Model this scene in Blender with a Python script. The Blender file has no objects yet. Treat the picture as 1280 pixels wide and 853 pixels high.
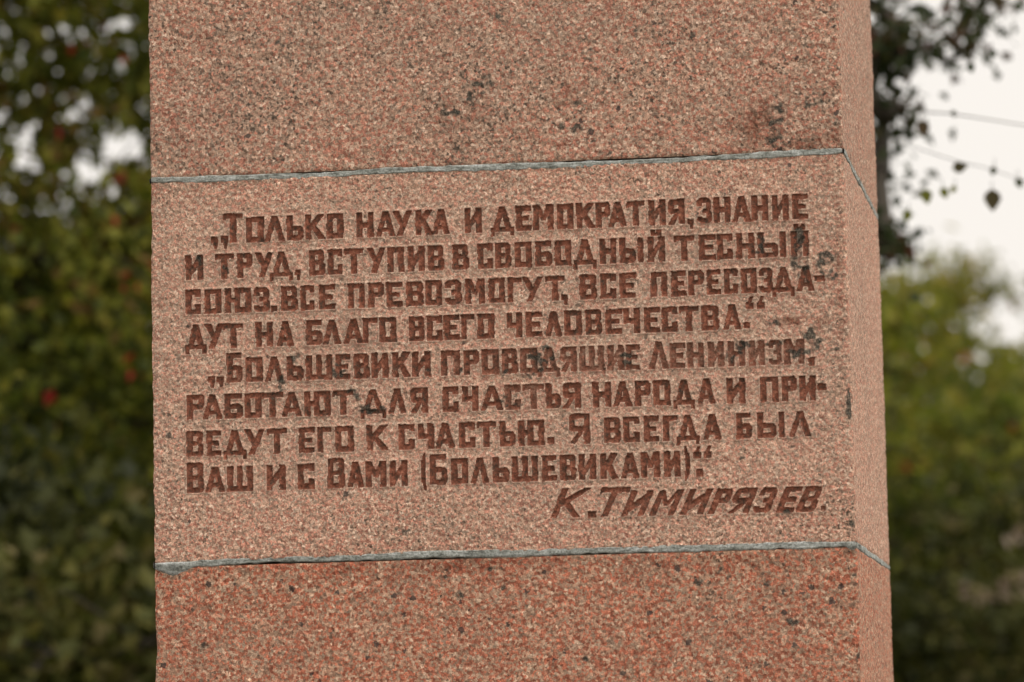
import bpy, math
import numpy as np
from mathutils import Matrix, Vector

# ------------------------------------------------------------------ camera
sc = bpy.context.scene
FPX, CX, CY = 5418.0, 640.0, 426.5
PIT, ROLL, EYE = 0.0976, -0.02258, 1.6
cp, sp = math.cos(PIT), math.sin(PIT)
cr, sr = math.cos(ROLL), math.sin(ROLL)
XV, UV, FV = np.array([1., 0, 0]), np.array([0, -sp, cp]), np.array([0, cp, sp])
RV, TV = cr * XV + sr * UV, -sr * XV + cr * UV
CAM = np.array([0, 0, EYE])
cd = bpy.data.cameras.new('camera')
cam = bpy.data.objects.new('camera', cd)
sc.collection.objects.link(cam)
cam.matrix_world = Matrix(((RV[0], TV[0], -FV[0], 0), (RV[1], TV[1], -FV[1], 0), (RV[2], TV[2], -FV[2], EYE), (0, 0, 0, 1)))
cd.sensor_width = 36.0
cd.lens = 36.0 * FPX / 1280.0
cd.clip_start, cd.clip_end = 0.1, 2000
cd.dof.use_dof = True
cd.dof.focus_distance = 7.50
cd.dof.aperture_fstop = 3.5
sc.camera = cam

# ------------------------------------------------------------------ sky, sun, exposure
SUN_EL, SUN_AZ = 52, 125          # degrees; azimuth clockwise from +Y
w = bpy.data.worlds.new('World'); sc.world = w; w.use_nodes = True
nt = w.node_tree; nt.nodes.clear()
out = nt.nodes.new('ShaderNodeOutputWorld'); bg = nt.nodes.new('ShaderNodeBackground')
sky = nt.nodes.new('ShaderNodeTexSky'); sky.sky_type = 'NISHITA'; sky.sun_disc = False
sky.sun_elevation = math.radians(SUN_EL); sky.sun_rotation = math.radians(SUN_AZ)
sky.air_density = 1.0; sky.dust_density = 4.0
tc = nt.nodes.new('ShaderNodeTexCoord')
cl = nt.nodes.new('ShaderNodeTexNoise'); cl.inputs['Scale'].default_value = 1.6; cl.inputs['Detail'].default_value = 4
clr = nt.nodes.new('ShaderNodeValToRGB')
clr.color_ramp.elements[0].position = 0.3; clr.color_ramp.elements[0].color = (10.0, 9.45, 8.75, 1)
clr.color_ramp.elements[1].position = 0.7; clr.color_ramp.elements[1].color = (11.4, 10.7, 9.9, 1)
mx = nt.nodes.new('ShaderNodeMix'); mx.data_type = 'RGBA'; mx.inputs[0].default_value = 0.92
nt.links.new(tc.outputs['Generated'], cl.inputs['Vector']); nt.links.new(cl.outputs['Fac'], clr.inputs['Fac'])
nt.links.new(sky.outputs[0], mx.inputs[6]); nt.links.new(clr.outputs[0], mx.inputs[7])
nt.links.new(mx.outputs[2], bg.inputs['Color']); bg.inputs['Strength'].default_value = 0.0865
nt.links.new(bg.outputs[0], out.inputs['Surface'])
sl = bpy.data.lights.new('sun', 'SUN'); sl.energy = 1.5; sl.angle = math.radians(14); sl.color = (1.0, .93, .84)
so = bpy.data.objects.new('sun', sl); sc.collection.objects.link(so)
e, a = math.radians(SUN_EL), math.radians(SUN_AZ)
sd = Vector((math.sin(a) * math.cos(e), math.cos(a) * math.cos(e), math.sin(e)))
so.rotation_euler = sd.to_track_quat('Z', 'Y').to_euler()
so.location = (4, -4, 8)
sc.view_settings.view_transform = 'Standard'; sc.view_settings.look = 'None'
sc.view_settings.exposure = 0.14; sc.view_settings.gamma = 1.0; sc.view_settings.use_curve_mapping = False

# ------------------------------------------------------------------ helpers
rng = np.random.default_rng(11)
COL = sc.collection

def tag(o, label=None, cat=None, group=None, kind=None):
    for k, v in (('label', label), ('category', cat), ('group', group), ('kind', kind)):
        if v: o[k] = v
    return o

def empty(name, loc, rz=0):
    o = bpy.data.objects.new(name, None); COL.objects.link(o)
    o.location = loc; o.rotation_euler = (0, 0, rz); o.empty_display_size = .2
    return o

def mesh_obj(name, V, Fq, mat, parent=None, attrs=None, loc=None, smooth=True, fcol=None):
    """V (n,3) array; Fq a (m,k) array or list of them; loc = origin offset (V stays in parent space)"""
    V = np.asarray(V, dtype=np.float32)
    if loc is not None: V = V - np.asarray(loc, dtype=np.float32)
    if not isinstance(Fq, list): Fq = [Fq]
    me = bpy.data.meshes.new(name)
    me.vertices.add(len(V)); me.vertices.foreach_set('co', V.ravel())
    idx = np.concatenate([np.asarray(f, dtype=np.int32).ravel() for f in Fq])
    cnt = np.concatenate([np.full(len(f), f.shape[1], dtype=np.int32) for f in Fq])
    st = np.concatenate([[0], np.cumsum(cnt)[:-1]]).astype(np.int32)
    me.loops.add(len(idx)); me.loops.foreach_set('vertex_index', idx)
    me.polygons.add(len(cnt)); me.polygons.foreach_set('loop_start', st)
    me.polygons.foreach_set('use_smooth', np.full(len(cnt), smooth))
    me.update(calc_edges=True)
    if attrs:
        for k, v in attrs.items():
            at = me.attributes.new(k, 'FLOAT', 'POINT'); at.data.foreach_set('value', np.asarray(v, dtype=np.float32).ravel())
    if mat: me.materials.append(mat)
    o = bpy.data.objects.new(name, me); COL.objects.link(o)
    if parent: o.parent = parent
    if loc is not None: o.location = loc
    return o

def gnoise(shape, sx, sy=None, r=rng):
    """gaussian-filtered random field, std 1; sx, sy = filter sigma in cells"""
    sy = sx if sy is None else sy
    f = np.fft.rfft2(r.standard_normal(shape))
    ky = np.fft.fftfreq(shape[0])[:, None]; kx = np.fft.rfftfreq(shape[1])[None, :]
    f *= np.exp(-2 * np.pi ** 2 * ((ky * sy) ** 2 + (kx * sx) ** 2))
    g = np.fft.irfft2(f, s=shape); g -= g.mean()
    return g / g.std()

def sstep(x, a, b):
    t = np.clip((x - a) / (b - a), 0, 1); return t * t * (3 - 2 * t)

def grid_faces(nr, nc):
    i = np.arange(nr - 1)[:, None] * nc + np.arange(nc - 1)[None, :]
    return np.stack([i, i + 1, i + nc + 1, i + nc], -1).reshape(-1, 4)

# ---- node helpers
def new_mat(name):
    m = bpy.data.materials.new(name); m.use_nodes = True
    n = m.node_tree; n.nodes.clear()
    o = n.nodes.new('ShaderNodeOutputMaterial'); b = n.nodes.new('ShaderNodeBsdfPrincipled')
    n.links.new(b.outputs[0], o.inputs[0])
    return m, n, b, o
def N(n, t, **kw):
    x = n.nodes.new(t)
    for k, v in kw.items():
        if k.startswith('_'): setattr(x, k[1:], v)
        else: x.inputs[k].default_value = v
    return x
def ramp(n, fac, stops, interp='LINEAR'):
    r = n.nodes.new('ShaderNodeValToRGB'); r.color_ramp.interpolation = interp
    els = r.color_ramp.elements
    while len(els) > 1: els.remove(els[-1])
    els[0].position = stops[0][0]; c = stops[0][1]; els[0].color = (*c, 1) if len(c) == 3 else c
    for p, c in stops[1:]:
        el = els.new(p); el.color = (*c, 1) if len(c) == 3 else c
    n.links.new(fac, r.inputs[0]); return r.outputs[0]
def mixc(n, fac, a, b, mode='MIX'):
    m = n.nodes.new('ShaderNodeMix'); m.data_type = 'RGBA'; m.blend_type = mode
    for s, v in ((0, fac), (6, a), (7, b)):
        if isinstance(v, (int, float)): m.inputs[s].default_value = v
        elif isinstance(v, tuple): m.inputs[s].default_value = (*v, 1)
        else: n.links.new(v, m.inputs[s])
    return m.outputs[2]
def math_(n, op, a, b=0.0, clamp=False):
    m = n.nodes.new('ShaderNodeMath'); m.operation = op; m.use_clamp = clamp
    for s, v in ((0, a), (1, b)):
        if isinstance(v, (int, float)): m.inputs[s].default_value = v
        else: n.links.new(v, m.inputs[s])
    return m.outputs[0]
def grey(v): return (v, v, v)

# ------------------------------------------------------------------ obelisk frame and projection
PSI, PXc, PYc, PZ = -0.14379, 0.04006, 7.8007, 1.02021 + EYE     # PZ = height of the upper joint
H, TP, DR, W = 0.66556, 0.00506, 0.77156, 1.2
cs, sn = math.cos(PSI), math.sin(PSI)
ob = empty('granite_obelisk', (PXc, PYc, 0), PSI)
tag(ob, 'pink granite obelisk of stacked blocks with carved brown Cyrillic inscription', 'monument')

def wid(z): return W * (1 - TP * (z - PZ))
def ray(px, py):
    x, y = px - CX, py - CY
    d = FV * FPX + RV * x - TV * y
    return d / FPX
def front(px, py):
    """photo pixel -> (lx, z) on the obelisk's front face"""
    px = np.asarray(px, float); py = np.asarray(py, float)
    d = FV + RV * ((px - CX) / FPX)[..., None] - TV * ((py - CY) / FPX)[..., None]
    # plane  ly + DR/2*W*(1-TP*(z-PZ)) = 0, ly = -sn*(X-PXc)+cs*(Y-PYc)
    nrm = np.array([-sn, cs, -DR / 2 * W * TP])
    c0 = nrm @ (CAM - np.array([PXc, PYc, 0])) + DR / 2 * W * (1 + TP * PZ)
    t = -c0 / (d @ nrm)
    P = CAM + t[..., None] * d
    lx = cs * (P[..., 0] - PXc) + sn * (P[..., 1] - PYc)
    return lx, P[..., 2]
MPP = 0.001385   # metres per photo pixel on the face
def bgp(px, py, D):
    d = ray(px, py); return CAM + d * (D / d[1])

# ------------------------------------------------------------------ stone material
def granite(name, tan, red, cream, dark, red_amt, speck, patch, painted=False, gs=225.0, bump=.65):
    m, n, b, o = new_mat(name)
    tc = N(n, 'ShaderNodeTexCoord'); tc.object = ob
    P = tc.outputs['Object']
    wz = N(n, 'ShaderNodeTexNoise', Scale=260.0, Detail=2.0); n.links.new(P, wz.inputs['Vector'])
    ad = N(n, 'ShaderNodeVectorMath', _operation='MULTIPLY_ADD'); n.links.new(wz.outputs['Color'], ad.inputs[0])
    ad.inputs[1].default_value = (.0055, .0055, .0055); n.links.new(P, ad.inputs[2])
    vo = N(n, 'ShaderNodeTexVoronoi', Scale=gs); n.links.new(ad.outputs[0], vo.inputs['Vector'])
    sep = N(n, 'ShaderNodeSeparateColor'); n.links.new(vo.outputs['Color'], sep.inputs[0])
    big = N(n, 'ShaderNodeTexNoise', Scale=5.0, Detail=6.0, Roughness=.65); n.links.new(P, big.inputs['Vector'])
    mid = N(n, 'ShaderNodeTexNoise', Scale=38.0, Detail=3.0); n.links.new(P, mid.inputs['Vector'])
    # grain pick shifted towards red or tan in patches
    sh = math_(n, 'MULTIPLY_ADD', big.outputs['Fac'], patch)
    sh.node.inputs[2].default_value = -patch / 2 + red_amt
    sh2 = math_(n, 'MULTIPLY_ADD', mid.outputs['Fac'], .5); sh2.node.inputs[2].default_value = -.25
    pick = math_(n, 'ADD', math_(n, 'ADD', sep.outputs[0], sh), sh2, True)
    mt = tuple((tan[i] + red[i]) / 2 for i in range(3))
    gc = ramp(n, pick, [(0, dark), (.10, tuple(x * .6 for x in tan)), (.24, cream), (.36, tan), (.58, tan), (.74, mt), (.86, red), (1, tuple(x * .85 for x in red))])
    # per grain value
    val = ramp(n, sep.outputs[1], [(0, grey(.62)), (.5, grey(1.0)), (1, grey(1.38))])
    c = mixc(n, 1.0, gc, val, 'MULTIPLY')
    fine = N(n, 'ShaderNodeTexNoise', Scale=420.0, Detail=2.0); n.links.new(P, fine.inputs['Vector'])
    fv = ramp(n, fine.outputs['Fac'], [(.3, grey(.6)), (.7, grey(1.42))])
    c = mixc(n, 1.0, c, fv, 'MULTIPLY')
    # sparse black mica specks
    v2 = N(n, 'ShaderNodeTexVoronoi', Scale=62.0, Randomness=1.0)
    wb = N(n, 'ShaderNodeTexNoise', Scale=170.0, Detail=3.0); n.links.new(P, wb.inputs['Vector'])
    ab = N(n, 'ShaderNodeVectorMath', _operation='MULTIPLY_ADD'); n.links.new(wb.outputs['Color'], ab.inputs[0])
    ab.inputs[1].default_value = (.014, .014, .014); n.links.new(P, ab.inputs[2]); n.links.new(ab.outputs[0], v2.inputs['Vector'])
    s2 = N(n, 'ShaderNodeSeparateColor'); n.links.new(v2.outputs['Color'], s2.inputs[0])
    rad = math_(n, 'MULTIPLY', math_(n, 'SUBTRACT', s2.outputs[0], 1 - speck), .36 / max(speck, .01))
    spk = math_(n, 'GREATER_THAN', rad, v2.outputs['Distance'])
    c = mixc(n, math_(n, 'MULTIPLY', spk, .85), c, (.05, .040, .038))
    # weathering: soft grey-brown veils
    ve = N(n, 'ShaderNodeTexNoise', Scale=2.3, Detail=8.0, Roughness=.6); n.links.new(P, ve.inputs['Vector'])
    vf = ramp(n, ve.outputs['Fac'], [(.45, grey(0)), (.68, grey(1))])
    c = mixc(n, math_(n, 'MULTIPLY', vf, .22), c, (.24, .19, .15))
    if painted:
        oi = N(n, 'ShaderNodeObjectInfo'); so_ = N(n, 'ShaderNodeSeparateColor'); n.links.new(oi.outputs['Color'], so_.inputs[0])
        pn = N(n, 'ShaderNodeTexNoise', Scale=120.0, Detail=5.0, Roughness=.75); n.links.new(P, pn.inputs['Vector'])
        pc = ramp(n, pn.outputs['Fac'], [(.33, (.075, .052, .038)), (.44, (.165, .075, .048)), (.54, (.28, .095, .058)), (.68, (.44, .19, .12))])
        pv = mixc(n, .55, pc, mixc(n, 1.0, pc, fv, 'MULTIPLY'))
        pv = mixc(n, .5, pv, mixc(n, 1.0, pv, val, 'MULTIPLY'))
        wn = N(n, 'ShaderNodeTexNoise', Scale=60.0, Detail=5.0, Roughness=.75); n.links.new(P, wn.inputs['Vector'])
        wt = math_(n, 'ADD', wn.outputs['Fac'], math_(n, 'MULTIPLY', so_.outputs[0], .5))
        wf = ramp(n, wt, [(.62, grey(0)), (.80, grey(1))])
        worn = mixc(n, .55, c, (.26, .10, .06))
        c = mixc(n, math_(n, 'MULTIPLY', wf, .75), pv, worn)
    else:
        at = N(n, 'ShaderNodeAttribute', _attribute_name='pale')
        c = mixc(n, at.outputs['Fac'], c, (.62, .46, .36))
    br = N(n, 'ShaderNodeAttribute', _attribute_name='brown')
    c = mixc(n, br.outputs['Fac'], c, mixc(n, 1.0, c, (.52, .40, .36), 'MULTIPLY'))
    st = N(n, 'ShaderNodeAttribute', _attribute_name='stain')
    sc_ = ramp(n, fine.outputs['Fac'], [(.35, (.018, .024, .022)), (.54, (.05, .056, .046)), (.70, (.20, .175, .135))])
    c = mixc(n, st.outputs['Fac'], c, sc_)
    n.links.new(c, b.inputs['Base Color'])
    b.inputs['Roughness'].default_value = .82; b.inputs['Specular IOR Level'].default_value = .25
    bp = N(n, 'ShaderNodeBump', Strength=bump, Distance=.0016)
    hs = math_(n, 'ADD', sep.outputs[1], math_(n, 'MULTIPLY', fine.outputs['Fac'], 1.0))
    n.links.new(hs, bp.inputs['Height']); n.links.new(bp.outputs[0], b.inputs['Normal'])
    return m

M_UP = granite('granite_brownish', (.500, .318, .230), (.50, .215, .150), (.66, .48, .37), (.15, .105, .08), .02, .035, .6, gs=240.0)
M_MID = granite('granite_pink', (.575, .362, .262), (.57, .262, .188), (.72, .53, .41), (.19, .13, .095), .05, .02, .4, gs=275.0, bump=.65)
M_LOW = granite('granite_red', (.475, .278, .188), (.50, .165, .098), (.61, .43, .31), (.085, .055, .042), .14, .19, .5, gs=225.0)
M_PAINT = granite('painted_granite', (.400, .262, .195), (.44, .175, .12), (.54, .40, .31), (.085, .065, .055), .02, .03, .7, painted=True)

def mortar_mat():
    m, n, b, o = new_mat('mortar')
    tc = N(n, 'ShaderNodeTexCoord'); tc.object = ob; P = tc.outputs['Object']
    mp = N(n, 'ShaderNodeMapping'); mp.inputs['Scale'].default_value = (38, 38, 90); n.links.new(P, mp.inputs[0])
    a = N(n, 'ShaderNodeTexNoise', Scale=1.1, Detail=8.0, Roughness=.75); n.links.new(mp.outputs[0], a.inputs['Vector'])
    f = N(n, 'ShaderNodeTexNoise', Scale=330.0, Detail=3.0); n.links.new(P, f.inputs['Vector'])
    c = ramp(n, a.outputs['Fac'], [(.34, (.09, .092, .082)), (.42, (.24, .25, .225)), (.52, (.38, .395, .37)), (.64, (.60, .62, .61))])
    c = mixc(n, 1.0, c, ramp(n, f.outputs['Fac'], [(.3, grey(.5)), (.5, grey(1)), (.7, grey(1.3))]), 'MULTIPLY')
    d = N(n, 'ShaderNodeAttribute', _attribute_name='stain')
    c = mixc(n, d.outputs['Fac'], c, (.035, .036, .032))
    n.links.new(c, b.inputs['Base Color']); b.inputs['Roughness'].default_value = .8
    bp = N(n, 'ShaderNodeBump', Strength=.6, Distance=.0015); n.links.new(math_(n, 'ADD', a.outputs['Fac'], f.outputs['Fac']), bp.inputs['Height'])
    n.links.new(bp.outputs[0], b.inputs['Normal'])
    return m
M_MORTAR = mortar_mat()

# ------------------------------------------------------------------ the inscription: glyphs as convex strokes
def rect(x0, y0, x1, y1): return [(x0, y0), (x1, y0), (x1, y1), (x0, y1)]
def glyph(ch, w, h):
    s = 7.0 if w > 17.5 else 6.2; t = 5.8; m = h * .5
    L = rect(0, 0, s, h); R = rect(w - s, 0, w, h); T_ = rect(0, h - t, w, h); B_ = rect(0, 0, w, t)
    if ch == 'Т': return [T_, rect(w / 2 - s / 2, 0, w / 2 + s / 2, h - 1), [(0, h - t - 1.5), (2, h - t - 1.5), (2, h), (0, h)]]
    if ch == 'О': return [L, R, rect(0, h - t, w, h), rect(0, 0, w, t)]
    if ch == 'Л': return [[(0, 0), (s * .85, 0), (w / 2 + 3.2, h), (w / 2 - 3.2, h)], [(w - s, 0), (w, 0), (w / 2 + 3.4, h), (w / 2 - 2.6, h)]]
    if ch == 'А': return glyph('Л', w, h) + [rect(w * .22, h * .19, w * .78, h * .19 + 4.6)]
    if ch == 'Д':
        f = 4.2
        return [[(3, 3), (s + 2.4, 3), (w / 2 + 3.2, h), (w / 2 - 3.2, h)], [(w - s - 2.4, 3), (w - 3, 3), (w / 2 + 3.2, h), (w / 2 - 3, h)],
                rect(0, 0, w, 5), rect(0, -5.5, f, 4), rect(w - f, -5.5, w, 4)]
    if ch == 'Ь' : return [rect(0, 0, s, h), rect(s - 1, 0, w - 3, t), rect(s - 1, h * .57 - t, w - 3, h * .57),
                [(w - s + .2, 0), (w - 3, 0), (w, 3.2), (w, h * .57 - 4), (w - 3, h * .57), (w - s + .2, h * .57)]]
    if ch == 'Б': return glyph('Ь', w, h) + [rect(0, h - t, w - 1, h)]
    if ch == 'Ы': return glyph('Ь', w - 10, h) + [rect(w - 6.6, 0, w, h)]
    if ch == 'К': return [L, [(s - 1, m - 4), (s + 2, m + 4), (w - .5, h), (w - s - 2, h)], [(w - s - .5, 0), (w + .5, 0), (s + 4, m + 3), (s - .5, m - 2)]][:1] + \
                [[(s - 1.5, m - 5.5), (s - 1.5, m + 3), (w - s - 1, h), (w, h), (s + 3, m - 3)][::-1], [(w - s - .5, 0), (w + 1, 0), (s + 6, m + 1.5), (s, m + 1)]]
    if ch == 'Н': return [L, R, rect(s - 1, m - 3.2, w - s + 1, m + 3)]
    if ch == 'У': return [[(w * .20, 0), (w * .20 + s, 0), (w, h), (w - s + .5, h)], [(0, h), (s + .5, h), (w * .62, h * .38), (w * .40, h * .36)]]
    if ch == 'И': return [L, R, [(s - 1, h * .12), (s - 1, h * .45), (w - s + 1, h * .88), (w - s + 1, h * .55)][::-1]]
    if ch == 'Й': return glyph('И', w, h) + [rect(w * .2, h + 3.4, w * .2 + 5, h + 8.5), rect(w * .8 - 5, h + 3.4, w * .8, h + 8.5), rect(w * .2, h + 2.2, w * .8, h + 5)]
    if ch == 'Е': return [L, rect(0, h - t, w, h), rect(0, 0, w, t), rect(s - 1, m - 2.6, w - 3, m + 2.6)]
    if ch == 'С': return [L, rect(0, h - t, w, h), rect(0, 0, w, t), rect(w - s + .6, 0, w, h * .38), rect(w - s + .6, h * .72, w, h)]
    if ch == 'М': return [L, R, [(w / 2 - 2.5, h * .38), (w / 2 + 2.5, h * .38), (s + .5, h), (1, h)], [(w / 2 - 2.5, h * .38), (w / 2 + 2.5, h * .38), (w - 1, h), (w - s - .5, h)]]
    if ch == 'Р': return [L, rect(s - 1, h - t, w - 3, h), rect(s - 1, h * .42, w - 3, h * .42 + t),
                [(w - s + .2, h * .42), (w - 3, h * .42), (w, h * .42 + 3.5), (w, h - 3.5), (w - 3, h), (w - s + .2, h)]]
    if ch == 'Я': return [R, rect(3, h - t, w - s + 1, h), rect(3, h * .42, w - s + 1, h * .42 + t),
                [(3, h * .42), (s - .2, h * .42), (s - .2, h), (3, h), (0, h - 3.5), (0, h * .42 + 3.5)],
                [(0, 0), (s - .5, 0), (w - s + .5, h * .46), (w - s - 4.5, h * .46)]]
    if ch == 'В': return [L, rect(s - 1, 0, w - 3, t - .4), rect(s - 1, h - t + .4, w - 4, h), rect(s - 1, m - 2.3, w - 3, m + 2.8),
                [(w - s + .2, 0), (w - 2.5, 0), (w, 3), (w, m - 3), (w - 2.2, m), (w - s + .2, m)],
                [(w - s - .3, m), (w - 3, m), (w - .8, m + 3), (w - .8, h - 3), (w - 3.5, h), (w - s - .3, h)]]
    if ch == 'З': return [[(w - s, m - 1), (w - 2.5, m - 1), (w - .3, m + 3), (w - .3, h - 4), (w - 4, h), (w - s, h)],
                [(w - s, 0), (w - 4, 0), (w, 4), (w, m - 3.4), (w - 2.5, m + 1), (w - s, m + 1)],
                rect(4, h - t, w - s + 1, h), rect(4, 0, w - s + 1, t), rect(w * .40, m - 2.4, w - 3, m + 2.6),
                [(0, h * .68), (s - .5, h * .68), (6, h), (3.5, h), (0, h - 4)], [(0, 4), (4, 0), (6, 0), (s - 1, h * .25), (0, h * .25)]]
    if ch == 'Г': return [L, rect(0, h - t, w, h)]
    if ch == 'П': return [L, R, rect(0, h - t, w, h)]
    if ch == 'Ш': return [L, R, rect(w / 2 - s / 2 + .3, 0, w / 2 + s / 2 - .3, h), rect(0, 0, w, t)]
    if ch == 'Щ': return glyph('Ш', w - 2, h) + [rect(w - 5, -4.5, w, 3)]
    if ch == 'Ч': return [R, rect(0, m - 3, w - s + 1, m + 2.8), rect(0, m - 1, s - .6, h), ]
    if ch == 'Ю': 
        x = s + 4.6
        return [L, rect(s - 1, m - 3, x + 1, m + 3), rect(x, 0, x + s - .4, h), R, rect(x, h - t, w, h), rect(x, 0, w, t)]
    if ch == '.': return [rect(0, 0, w, h)]
    if ch == '-': return [rect(0, 0, w, h)]
    if ch == ',': return [rect(0, h * .5, w, h), [(w * .45, 0), (w * .8, 0), (w, h * .6), (w * .3, h * .6)]]
    if ch == '“': return [rect(0, 0, w, h * .5), [(0, h * .3), (w * .6, h * .4), (w * .95, h), (w * .6, h)]]
    if ch == '(': return [[(0, h * .2), (w * .9, h * .2), (w * .9, h * .8), (0, h * .8)], [(0, h * .7), (w * .9, h * .7), (w, h), (w * .75, h)], [(w * .75, 0), (w, 0), (w * .9, h * .3), (0, h * .3)]]
    if ch == ')': return [[(w - x, y) for x, y in q][::-1] for q in glyph('(', w, h)]
    raise KeyError(ch)

# each row: (text, baseline (x,y)-(x,y), height, [x0,x1 per glyph]) ; '^' = large capital, positions in photo pixels
ROWS = [
 ((308, 303, 991, 274.5), 31, [('^Т', 280, 304), ('О', 308, 330), ('Л', 331, 356), ('Ь', 359, 379), ('К', 382, 406), ('О', 409, 429),
   ('Н', 446, 467), ('А', 470.5, 494), ('У', 491.5, 515), ('К', 519.5, 541), ('А', 540.5, 562), ('И', 581, 602),
   ('Д', 614, 642), ('Е', 645.5, 664), ('М', 667, 692), ('О', 697, 716.5), ('К', 721, 743), ('Р', 745, 763), ('А', 761, 783.5),
   ('Т', 784, 806), ('И', 811.5, 832), ('Я', 836, 856), ('З', 872, 889.5), ('Н', 892.5, 913), ('А', 916, 938.5),
   ('Н', 940, 960.5), ('И', 965.5, 986), ('Е', 991, 1010)]),
 ((243, 350, 1000, 320.5), 31, [('И', 232.5, 254), ('Т', 269, 292.5), ('Р', 297, 315.5), ('У', 319, 342), ('Д', 338, 366),
   ('В', 387, 406), ('С', 410.5, 428), ('Т', 431, 454.5), ('У', 459, 482), ('П', 485, 505), ('И', 510.5, 531), ('В', 536, 555),
   ('В', 566, 586), ('С', 597.5, 616), ('В', 619.5, 639), ('О', 644, 664.5), ('Б', 669.5, 690), ('О', 694, 714), ('Д', 717.5, 745.5),
   ('Н', 750, 770.5), ('Ы', 775, 804.5), ('Й', 810, 831), ('Т', 843, 868), ('Е', 874, 894.5), ('С', 897, 916), ('Н', 921, 943),
   ('Ы', 948, 982.5), ('Й', 989, 1011)]),
 ((242, 393, 1007, 364), 30.5, [('С', 232.5, 251), ('О', 256, 277), ('Ю', 282, 314), ('З', 318, 337), ('В', 352, 372), ('С', 376, 393),
   ('Е', 399.5, 419), ('П', 435.5, 456), ('Р', 461, 480), ('Е', 483.5, 503), ('В', 508.5, 529.5), ('О', 532.5, 552.5), ('З', 557, 577),
   ('М', 582, 606), ('О', 611, 631), ('Г', 635, 652.5), ('У', 653, 679), ('Т', 682, 706), ('В', 725, 746), ('С', 751, 770),
   ('Е', 775, 795), ('П', 814, 834), ('Е', 840, 858), ('Р', 861, 880), ('Е', 884, 901), ('С', 906, 922.5), ('О', 927, 946),
   ('З', 949.5, 966), ('Д', 966, 993), ('А', 996, 1018)]),
 ((290, 435, 915, 412), 30.5, [('Д', 232, 258), ('У', 256.5, 280), ('Т', 279.5, 304), ('Н', 320, 341), ('А', 346.5, 367.5), ('Б', 383, 403),
   ('Л', 404, 426), ('А', 430, 454), ('Г', 454.5, 472), ('О', 475, 495.5), ('В', 512, 531), ('С', 534, 552.5), ('Е', 555.5, 574.5),
   ('Г', 577, 593), ('О', 597.5, 618), ('Ч', 634, 653), ('Е', 658, 678), ('Л', 682, 702.5), ('О', 706, 727.5), ('В', 732.5, 752.5),
   ('Е', 757.5, 777.5), ('Ч', 780, 800), ('Е', 806, 825), ('С', 828, 847), ('Т', 849.5, 874), ('В', 877.5, 899), ('А', 904.5, 926.5)]),
 ((318, 477.5, 947, 457), 30.5, [('^Б', 284, 303), ('О', 308, 328.5), ('Л', 332, 354), ('Ь', 359, 379), ('Ш', 383, 415), ('Е', 420, 438),
   ('В', 443, 462), ('И', 465, 485.5), ('К', 491, 512.5), ('И', 516, 538), ('П', 552, 575), ('Р', 580, 599), ('О', 603, 623.5),
   ('В', 628.5, 647.5), ('О', 651, 672), ('Д', 673, 700), ('Я', 701, 721), ('Щ', 725, 757), ('И', 760, 780), ('Е', 783, 800),
   ('^Л', 811.5, 836), ('Е', 838, 856.5), ('Н', 859.5, 880), ('И', 885.5, 905), ('Н', 911, 931.5), ('И', 937, 956), ('З', 961, 977),
   ('М', 981, 1005.5)]),
 ((244, 524.5, 1010, 501), 30.5, [('Р', 234, 255), ('А', 253.5, 278), ('Б', 281, 303.5), ('О', 306, 327), ('Т', 328, 354), ('А', 352.5, 377.5),
   ('Ю', 381, 413), ('Т', 416.5, 442), ('Д', 451, 482), ('Л', 486, 508), ('Я', 514, 535), ('С', 554, 573), ('Ч', 578.5, 598),
   ('А', 601.5, 629), ('С', 632, 650.5), ('Т', 654, 680), ('Ь', 683, 701), ('Я', 704, 726), ('Н', 741.5, 764), ('А', 767, 790),
   ('Р', 794, 813.5), ('О', 817, 838), ('Д', 842, 868), ('А', 872, 894.5), ('И', 909, 931.5), ('П', 951, 973), ('Р', 978, 996),
   ('И', 1000, 1019.5)]),
 ((244, 570.5, 1000, 546), 31, [('В', 234, 254.5), ('Е', 259, 276.5), ('Д', 279.5, 308), ('У', 306, 331), ('Т', 334, 358.5), ('Е', 374, 393),
   ('Г', 397.5, 414.5), ('О', 419.5, 442), ('К', 459, 485), ('С', 499, 518.5), ('Ч', 523, 542.5), ('А', 544.5, 569), ('С', 574.5, 594),
   ('Т', 597, 620), ('Ь', 625, 644), ('Ю', 648.5, 680.5), ('^Я', 712, 737.5), ('В', 756, 776), ('С', 780, 799.5), ('Е', 805.5, 823.5),
   ('Г', 829.5, 847.5), ('Д', 846, 874), ('А', 879.5, 901.5), ('Б', 921, 940), ('Ы', 947, 980.5), ('Л', 987, 1014)]),
 ((244, 616, 840, 596), 31, [('^В', 234, 255), ('А', 257, 281.5), ('Ш', 284.5, 316), ('И', 333.5, 357), ('С', 372.5, 393), ('^В', 410, 431),
   ('А', 434.5, 455), ('М', 457.5, 483), ('И', 488, 509.5), ('^Б', 538, 559), ('О', 564.5, 585), ('Л', 589, 611.5), ('Ь', 616.5, 636.5),
   ('Ш', 640.5, 672.5), ('Е', 678.5, 696), ('В', 701, 720.5), ('И', 724, 745), ('К', 751, 772.5), ('А', 776.5, 799.5), ('М', 802, 825),
   ('И', 831, 850.5)]),
 ((690, 647.5, 1000, 640), 31, [('~^К', 688.5, 724), ('~^Т', 738, 773.5), ('~И', 777, 804), ('~М', 812, 842), ('~И', 850, 878), ('~Р', 885, 905),
   ('~Я', 909, 935), ('~З', 940, 961), ('~Е', 969.7, 991), ('~В', 995, 1017)]),
]
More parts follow.
